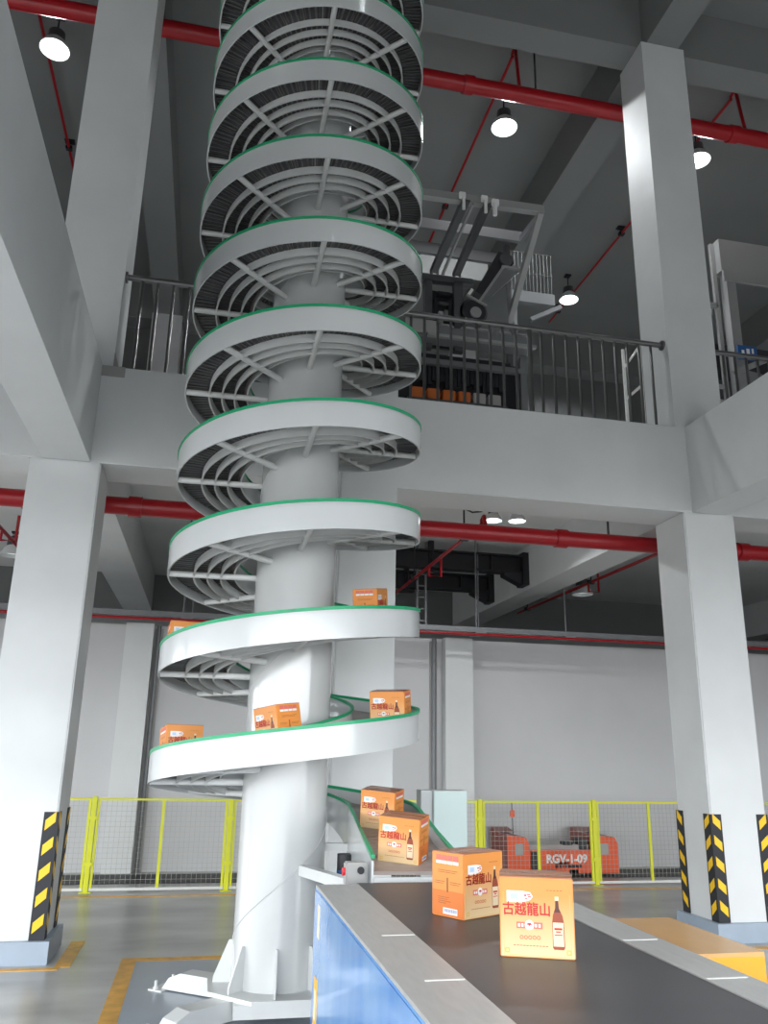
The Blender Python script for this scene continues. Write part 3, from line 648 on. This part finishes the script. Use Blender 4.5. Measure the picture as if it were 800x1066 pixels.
# ------------------------------------------------------------------ mint cabinet behind the run-out
t = thing('control_cabinet', 'pale mint sheet metal cabinet standing behind the upper cartons', 'cabinet', (2.2, 7.6, 0))
part('door', MB().bbox(2.07, 2.38, 7.485, 7.5, 0.04, 1.355, 0.004), 'palegreen', t)
part('body', MB().bbox(2.065, 2.385, 7.5, 7.69, 0.0, 1.36, 0.004).box(1.96, 2.065, 7.52, 7.69, 0.0, 1.36), 'palegrey', t)
part('handle', MB().box(2.34, 2.355, 7.47, 7.485, 0.65, 0.8), 'black', t)

# ------------------------------------------------------------------ corner guards
def guard(x, y, sx, sy, label, h0=0.17, h1=1.15):
    # corner at (x, y); legs run sx along X on the front face and sy along Y on the side face
    t = thing('corner_guard', label, 'corner guard', (x, y, h0), group='black and yellow column corner guards')
    L = 0.11; T = 0.012
    def bxm(m, xa, xb, ya, yb, za, zb): return m.box(min(xa, xb), max(xa, xb), min(ya, yb), max(ya, yb), za, zb)
    m = MB(); bxm(m, x - sx * T, x + sx * L, y - sy * T, y, h0, h1); bxm(m, x - sx * T, x, y, y + sy * L, h0, h1)
    part('rubber_angle', m, 'black', t)
    n = 5; st = (h1 - h0) / n
    for k in range(n):
        z = h0 + st * k + 0.05
        def quad(P, n_):
            vs = [Vector(p) for p in P] + [Vector(p) + Vector(n_) * 0.003 for p in P]
            return vs, [(3, 2, 1, 0), (4, 5, 6, 7), (0, 1, 5, 4), (1, 2, 6, 5), (2, 3, 7, 6), (3, 0, 4, 7)]
        a, b = 0.012, 0.092; d = 0.085; hh = 0.082
        mm = MB()
        mm.add(*quad([(x + sx * a, y - sy * T, z + d * 0.8), (x + sx * b, y - sy * T, z), (x + sx * b, y - sy * T, z + hh), (x + sx * a, y - sy * T, z + d * 0.8 + hh)], (0, -sy, 0)))
        mm.add(*quad([(x - sx * T, y + sy * a, z + d * 0.8), (x - sx * T, y + sy * b, z), (x - sx * T, y + sy * b, z + hh), (x - sx * T, y + sy * a, z + d * 0.8 + hh)], (-sx, 0, 0)))
        part('reflective_stripe', mm, 'chevron', t)
guard(-1.15, YF, -1, 1, 'black corner guard with yellow bars on the near corner of the left column')
guard(-1.15, YB, -1, -1, 'black corner guard seen edge-on at the back of the left column')
guard(4.98, YF, 1, 1, 'black corner guard with yellow chevrons on the near left corner of the right column')
guard(4.98, YB, 1, -1, 'black corner guard seen edge-on at the back left of the right column')
guard(5.6, YF, -1, 1, 'black corner guard at the right edge of the picture')

# ------------------------------------------------------------------ railings
YRL = 7.86; ZH = ZT + 1.08
def railing(label, x0, x1, extra=()):
    t = thing('balcony_railing', label, 'railing', ((x0 + x1) / 2, YRL, ZT), group='steel railings on the mezzanine edge')
    part('handrail', MB().tube([(x0, YRL, ZH), (x1, YRL, ZH)], 0.032, 14), 'stainless', t, True)
    for x in (x0, x1): part('wall_flange', MB().tube([(x - 0.012, YRL, ZH), (x + 0.012, YRL, ZH)], 0.06, 14), 'stainless', t, True)
    n = int((x1 - x0) / 0.152)
    for k in range(1, n):
        x = x0 + (x1 - x0) * k / n
        part('baluster', MB().tube([(x, YRL, ZT), (x, YRL, ZH - 0.03)], 0.017, 8), 'stainless', t, True)
    for x in extra: part('post', MB().tube([(x, YRL, ZT), (x, YRL, ZH - 0.02)], 0.028, 10), 'stainless', t, True)
    return t
railing('steel baluster railing between the left column and the spiral', -1.14, 1.10)
railing('long steel baluster railing between the spiral and the right column', 1.14, 4.97, (1.7, 3.3))
railing('steel baluster railing beyond the right column, at the picture edge', 5.62, 11.7, (8.4,))

# ------------------------------------------------------------------ machinery on the mezzanine
t = thing('infeed_machine', 'pale framed infeed machine on the mezzanine right of the spiral', 'conveyor machine', (3.0, 10.0, ZT))
part('top_beam', MB().bar((1.75, 9.0, 8.86), (4.05, 9.0, 8.90), 0.1, 0.11), 'frame', t)
part('side_beam', MB().bar((4.0, 9.0, 8.86), (3.96, 10.2, 7.80), 0.08, 0.10), 'frame', t)
part('side_beam', MB().bar((1.8, 9.0, 8.86), (1.8, 10.2, 7.80), 0.08, 0.10), 'frame', t)
part('side_beam', MB().bar((4.02, 9.0, 8.86), (4.2, 10.2, 9.28), 0.06, 0.09), 'sheet', t)
part('cross_beam', MB().bar((1.8, 10.2, 9.30), (4.24, 10.2, 9.31), 0.06, 0.17), 'sheet', t)
part('cross_beam', MB().bar((1.8, 10.25, 8.93), (3.95, 10.25, 8.9), 0.06, 0.18), 'sheet', t)
for x0, x1 in ((2.87, 2.87), (3.18, 3.23)):
    tb = part('track_bar', MB().bar((x0, 8.95, 8.82), (x1, 10.6, 8.74), 0.03, 0.11).bar((x0 + 0.06, 8.95, 8.85), (x1 + 0.06, 10.6, 8.77), 0.09, 0.05), 'darkframe', t)
    part('clamp', MB().bbox(x0 - 0.06, x0 + 0.03, 8.90, 8.95, 8.84, 8.93, 0.008).tube([(x0 + 0.0, 8.91, 8.66), (x0 + 0.0, 8.91, 8.85)], 0.022, 10), 'white_mark', tb)
part('track_bar', MB().bar((3.02, 8.97, 8.82), (3.06, 10.6, 8.74), 0.03, 0.05), 'frame', t)
part('clamp', MB().bbox(3.27, 3.37, 8.90, 8.95, 8.80, 8.90, 0.008).tube([(3.31, 8.91, 8.64), (3.31, 8.91, 8.82)], 0.03, 10), 'white_mark', t)
part('back_plate', MB().box(3.05, 3.35, 12.0, 12.03, 9.66, 10.06), 'skylight', t); part('back_plate', MB().box(3.4, 3.75, 12.0, 12.03, 9.66, 10.08), 'skylight', t); part('back_plate', MB().box(3.8, 4.3, 12.0, 12.03, 9.66, 10.12), 'skylight', t)
part('portal_post', MB().bar((2.56, 9.6, 6.9), (2.56, 9.6, 7.95), 0.10, 0.1), 'darkframe', t)
part('portal_post', MB().bar((2.99, 9.6, 6.9), (2.99, 9.6, 7.97), 0.13, 0.1), 'darkframe', t)
part('portal_beam', MB().bar((2.45, 9.6, 7.97), (3.2, 9.6, 8.0), 0.1, 0.09), 'darkframe', t)
m = MB().prism([(2.6, 7.0), (2.95, 7.0), (2.95, 7.88), (2.6, 7.88)], 'y', 9.72, 9.76)
part('back_panel', m, 'blackmetal', t)
random.seed(9)
for k, (x, z, a, b, mt_) in enumerate(((2.66, 7.3, .05, .42, 'black'), (2.86, 7.2, .05, .5, 'black'), (2.72, 7.62, .16, .05, 'darkframe'), (2.72, 7.32, .07, .2, 'frame'), (2.74, 7.18, .14, .05, 'frame'), (2.80, 7.45, .06, .1, 'sheet'), (2.70, 7.78, .2, .05, 'black'))):
    part('drive_unit', MB().bbox(x, x + a, 9.62, 9.72, z, z + b, 0.01), mt_, t)
gr = part('gear_housing', MB().tube([(3.2, 9.55, 7.52), (3.2, 9.8, 7.52)], 0.2, 28), 'darkframe', t, True)
part('gear_rim', MB().tube([(3.2, 9.53, 7.52), (3.2, 9.55, 7.52)], 0.17, 28), 'black', gr, True)
part('gear_hub', MB().tube([(3.22, 9.5, 7.5), (3.22, 9.53, 7.5)], 0.08, 20), 'frame', gr, True)
part('cover_strap', MB().bar((3.1, 9.52, 7.75), (3.38, 9.52, 7.62), 0.04, 0.03), 'frame', gr)
part('light_bar', MB().bar((3.13, 9.56, 7.78), (3.19, 9.56, 7.88), 0.03, 0.04), 'white_mark', t)
part('inclined_belt', MB().prism([(3.35, 8.08), (3.48, 8.02), (3.95, 8.62), (3.93, 8.75), (3.72, 8.8)], 'y', 9.9, 10.3), 'blackmetal', t)
part('belt_roller', MB().tube([(3.82, 9.86, 8.66), (3.82, 9.9, 8.66)], 0.10, 20), 'darkframe', t, True)
part('chute_plate', MB().prism([(3.36, 7.8), (3.53, 7.94), (4.0, 8.44), (3.74, 8.45)], 'y', 9.8, 9.84), 'sheet', t)
part('chute_edge', MB().bar((3.34, 9.79, 7.8), (3.74, 9.79, 8.46), 0.04, 0.035).bar((3.72, 9.79, 8.47), (4.05, 9.79, 8.47), 0.04, 0.035), 'frame', t)
part('side_sheet', MB().prism([(3.39, 7.2), (3.85, 7.2), (3.8, 8.2), (3.40, 7.84)], 'y', 9.86, 9.9), 'sheet', t)
part('base_beam', MB().box(1.8, 4.0, 9.4, 9.6, 6.97, 7.15), 'sheet', t)
part('base_flange', MB().box(2.5, 4.02, 9.34, 9.40, 6.97, 7.01), 'frame', t)
part('end_plate', MB().box(2.2, 2.62, 9.36, 9.39, 7.02, 7.20), 'greypanel', t)
for x in (2.68, 2.98, 3.2, 3.5, 3.78): part('roller_seat', MB().bbox(x, x + 0.2, 9.40, 9.56, 7.15, 7.21, 0.02), 'frame', t)
part('lower_beam', MB().box(1.9, 4.0, 9.65, 9.72, 6.72, 6.80), 'sheet', t)
part('lower_beam', MB().box(1.9, 4.0, 9.9, 10.0, 5.85, 5.95), 'darkframe', t)
m = MB(); x = 1.95
while x < 3.75: m.box(x, x + 0.05, 9.76, 9.80, 6.4 + random.uniform(0, .18), 6.86); x += 0.06
m.box(1.95, 3.8, 9.76, 9.80, 6.84, 6.92)
part('brush_curtain', m, 'black', t)
part('added_dark_backing', MB().box(1.95, 3.9, 9.84, 9.87, ZT + 0.1, 6.92), 'blackmetal', t)  # black sheet added to hide a glaring patch behind the brushes
for x in (1.95, 3.95): part('post', MB().bar((x, 9.7, ZT), (x, 9.7, 6.98), 0.09, 0.09), 'sheet', t)
for x in (1.85, 4.0): part('post', MB().bar((x, 10.3, ZT), (x, 10.3, 9.2), 0.08, 0.08), 'darkframe', t)
part('brace', MB().bar((3.2, 9.95, ZT + 0.3), (3.9, 9.95, 6.5), 0.08, 0.08), 'darkframe', t)
# goods tote on mezz
t2 = thing('goods_shelf', 'low dark shelf of orange goods behind the railing, right of the spiral', 'shelf', (2.9, 9.5, ZT))
part('shelf_board', MB().box(2.25, 3.62, 9.42, 9.62, 6.06, 6.10), 'darkframe', t2)
for x_ in (2.27, 3.6): part('leg', MB().box(x_ - 0.02, x_ + 0.02, 9.44, 9.6, ZT, 6.06), 'darkframe', t2)
for k in range(6):
    b = MB().bbox(2.31 + 0.21 * k, 2.48 + 0.21 * k, 9.44, 9.6, 6.10, 6.26, 0.01).build('goods_box', M['orangecrate'] if k < 4 else M['greypanel'], None, (2.395 + 0.21 * k, 9.52, 6.10))
    tag(b, ['orange goods box nearest the spiral on the mezzanine shelf', 'second orange goods box from the left on the mezzanine shelf', 'third orange goods box from the left on the mezzanine shelf', 'fourth orange goods box from the left, beside the grey ones', 'grey goods box next to the orange ones on the mezzanine shelf', 'grey goods box at the right end of the mezzanine shelf'][k], 'box', 'goods boxes on the mezzanine shelf')
# wire cage walkway
t3 = thing('wire_cage', 'wire mesh cage on a bracket arm behind the infeed machine', 'cage', (5.0, 11.5, ZT))
m = MB()
for k in range(12): m.tube([(4.46 + 0.065 * k, 11.3, 9.10), (4.46 + 0.065 * k, 11.3, 9.85)], 0.006, 6)
for z in (9.10, 9.45, 9.85): m.tube([(4.43, 11.3, z), (5.2, 11.3, z)], 0.008, 6)
part('wire_mesh', m, 'darkwire', t3)
part('deck_beam', MB().bar((4.43, 11.3, 8.98), (5.2, 11.3, 8.98), 0.1, 0.2), 'sheet', t3)
part('arm', MB().bar((4.75, 11.25, 8.55), (5.3, 11.25, 8.86), 0.07, 0.07), 'sheet', t3)
part('post', MB().bar((4.5, 11.3, ZT), (4.5, 11.3, 8.9), 0.06, 0.06), 'sheet', t3)
# white panels in the far room under the railing
for x0, x1, z1, lb in ((4.3, 5.55, 6.75, 'low grey partition panel behind the right end of the long railing'), (-3.2, -1.9, 7.9, 'grey partition panel behind the left railing')):
    tag(MB().bbox(x0, x1, 14.0, 14.06, ZT, z1, 0.01).build('room_divider', M['skylight'], None, ((x0 + x1) / 2, 14, ZT)), lb, 'panel')
tag(MB().box(5.66, 5.70, 10.0, 10.03, ZT, 7.5).box(5.93, 5.97, 10.0, 10.03, ZT, 7.6).bar((5.68, 10.0, 7.2), (5.95, 10.0, 7.58), 0.03, 0.03).bar((5.68, 10.0, 6.7), (5.95, 10.0, 6.95), 0.04, 0.04).build('white_stand', M['white_mark'], None, (5.8, 10.0, ZT)), 'white slanted frame stand behind the railing beside the right column', 'stand')

# steel portal right of the column
t = thing('lift_portal', 'pale steel lift portal on the mezzanine at the right picture edge', 'lift portal', (8.5, 10.0, ZT))
part('post', MB().bar((7.58, 10.0, ZT), (7.58, 10.0, 9.05), 0.16, 0.16), 'frame', t)
part('post', MB().bar((7.38, 10.05, ZT), (7.38, 10.05, 9.6), 0.06, 0.06), 'frame', t)
part('post', MB().bar((10.6, 10.0, ZT), (10.6, 10.0, 9.05), 0.16, 0.16), 'frame', t)
part('top_beam', MB().box(7.42, 10.7, 9.9, 10.1, 9.05, 9.62), 'frame', t)
part('rail', MB().box(7.42, 10.7, 9.86, 9.9, 8.85, 9.03), 'frame', t)
part('cross_arm', MB().bar((6.9, 10.05, 8.42), (7.38, 10.05, 8.5), 0.06, 0.08).bar((6.9, 10.05, 7.1), (7.4, 10.05, 7.1), 0.05, 0.06), 'frame', t)
part('back_beam', MB().bar((7.7, 10.8, 8.9), (9.5, 12.8, 8.9), 0.2, 0.25), 'sheet', t)
part('carriage', MB().box(7.9, 9.8, 11.5, 12.2, 8.0, 8.7), 'blackmetal', t)
part('slope_plate', MB().prism([(7.75, 7.0), (9.8, 7.0), (9.8, 7.5), (8.2, 7.75)], 'y', 10.6, 10.64), 'sheet', t)
s_ = part('sign', MB().box(7.32, 7.64, 9.6, 9.63, 7.36, 7.58), 'bluesign', t)
part('sign_mark', MB().box(7.38, 7.42, 9.594, 9.6, 7.43, 7.5).box(7.46, 7.51, 9.594, 9.6, 7.45, 7.53).box(7.55, 7.58, 9.594, 9.6, 7.46, 7.54), 'white_mark', s_)
part('sign_rail', MB().bar((7.2, 9.62, 7.1), (8.4, 9.62, 7.7), 0.04, 0.08), 'frame', t)
t = thing('blue_bin', 'dark blue plastic bin behind the railing at the right picture edge', 'bin', (7.6, 9.4, ZT))
part('bin_body', MB().hexa([(7.42, 9.3, ZT), (7.72, 9.3, ZT), (7.72, 9.55, ZT), (7.42, 9.55, ZT), (7.38, 9.26, ZT + .75), (7.76, 9.26, ZT + .75), (7.76, 9.6, ZT + .75), (7.38, 9.6, ZT + .75)]), 'bluecrate', t)
part('bin_rim', MB().box(7.36, 7.78, 9.24, 9.62, ZT + .75, ZT + .79), 'bluecrate', t)

# ------------------------------------------------------------------ light and camera
w = bpy.data.worlds.new('world'); sc.world = w; w.use_nodes = True
nt = w.node_tree; bg = nt.nodes['Background']; bg.inputs['Strength'].default_value = 9.0
tc = nt.nodes.new('ShaderNodeTexCoord'); sx = nt.nodes.new('ShaderNodeSeparateXYZ'); nt.links.new(tc.outputs['Generated'], sx.inputs[0])
cr_ = nt.nodes.new('ShaderNodeValToRGB'); mr_ = nt.nodes.new('ShaderNodeMapRange'); mr_.inputs['From Min'].default_value = -1; mr_.inputs['From Max'].default_value = 1
nt.links.new(sx.outputs['Z'], mr_.inputs['Value']); nt.links.new(mr_.outputs['Result'], cr_.inputs['Fac']); nt.links.new(cr_.outputs['Color'], bg.inputs['Color'])
e = cr_.color_ramp.elements; e[0].position = 0.47; e[0].color = (0.10, 0.10, 0.10, 1); e[1].position = 0.53; e[1].color = (0.93, 0.97, 1.0, 1)
pa = bpy.data.lights.new('loading_front_portal', 'AREA'); pa.shape = 'RECTANGLE'; pa.size = 25; pa.size_y = 4.4
po = bpy.data.objects.new('loading_front_portal', pa); C.objects.link(po); po.location = (2.5, -6.0, 2.2); po.rotation_euler = (R_(90), 0, 0)
pb = bpy.data.lights.new('side_opening_portal', 'AREA'); pb.shape = 'RECTANGLE'; pb.size = 22; pb.size_y = 3.5; pb.cycles.is_portal = True
pbo = bpy.data.objects.new('side_opening_portal', pb); C.objects.link(pbo); pbo.location = (-10.0, 5.0, 1.75); pbo.rotation_euler = (R_(90), 0, R_(-90))
pa.cycles.is_portal = True

H = 1.7; P = R_(16.3); Yw = R_(11.78); Rl = R_(1.09)
f = Vector((math.sin(Yw) * math.cos(P), math.cos(Yw) * math.cos(P), math.sin(P))); rt = Vector((math.cos(Yw), -math.sin(Yw), 0)); upv = rt.cross(f)
r2 = rt * math.cos(Rl) + upv * math.sin(Rl); u2 = -rt * math.sin(Rl) + upv * math.cos(Rl)
cam = bpy.data.cameras.new('camera'); co = bpy.data.objects.new('camera', cam); C.objects.link(co)
co.matrix_world = Matrix(((r2.x, u2.x, -f.x, 0), (r2.y, u2.y, -f.y, 0), (r2.z, u2.z, -f.z, H), (0, 0, 0, 1)))
cam.sensor_fit = 'VERTICAL'; cam.sensor_height = 24; cam.lens = 848.0 / 1066 * 24; cam.clip_start = 0.05; cam.clip_end = 200
sc.camera = co
sc.view_settings.view_transform = 'Standard'; sc.view_settings.look = 'None'; sc.view_settings.gamma = 1; sc.view_settings.use_curve_mapping = False
sc.view_settings.exposure = 0.13
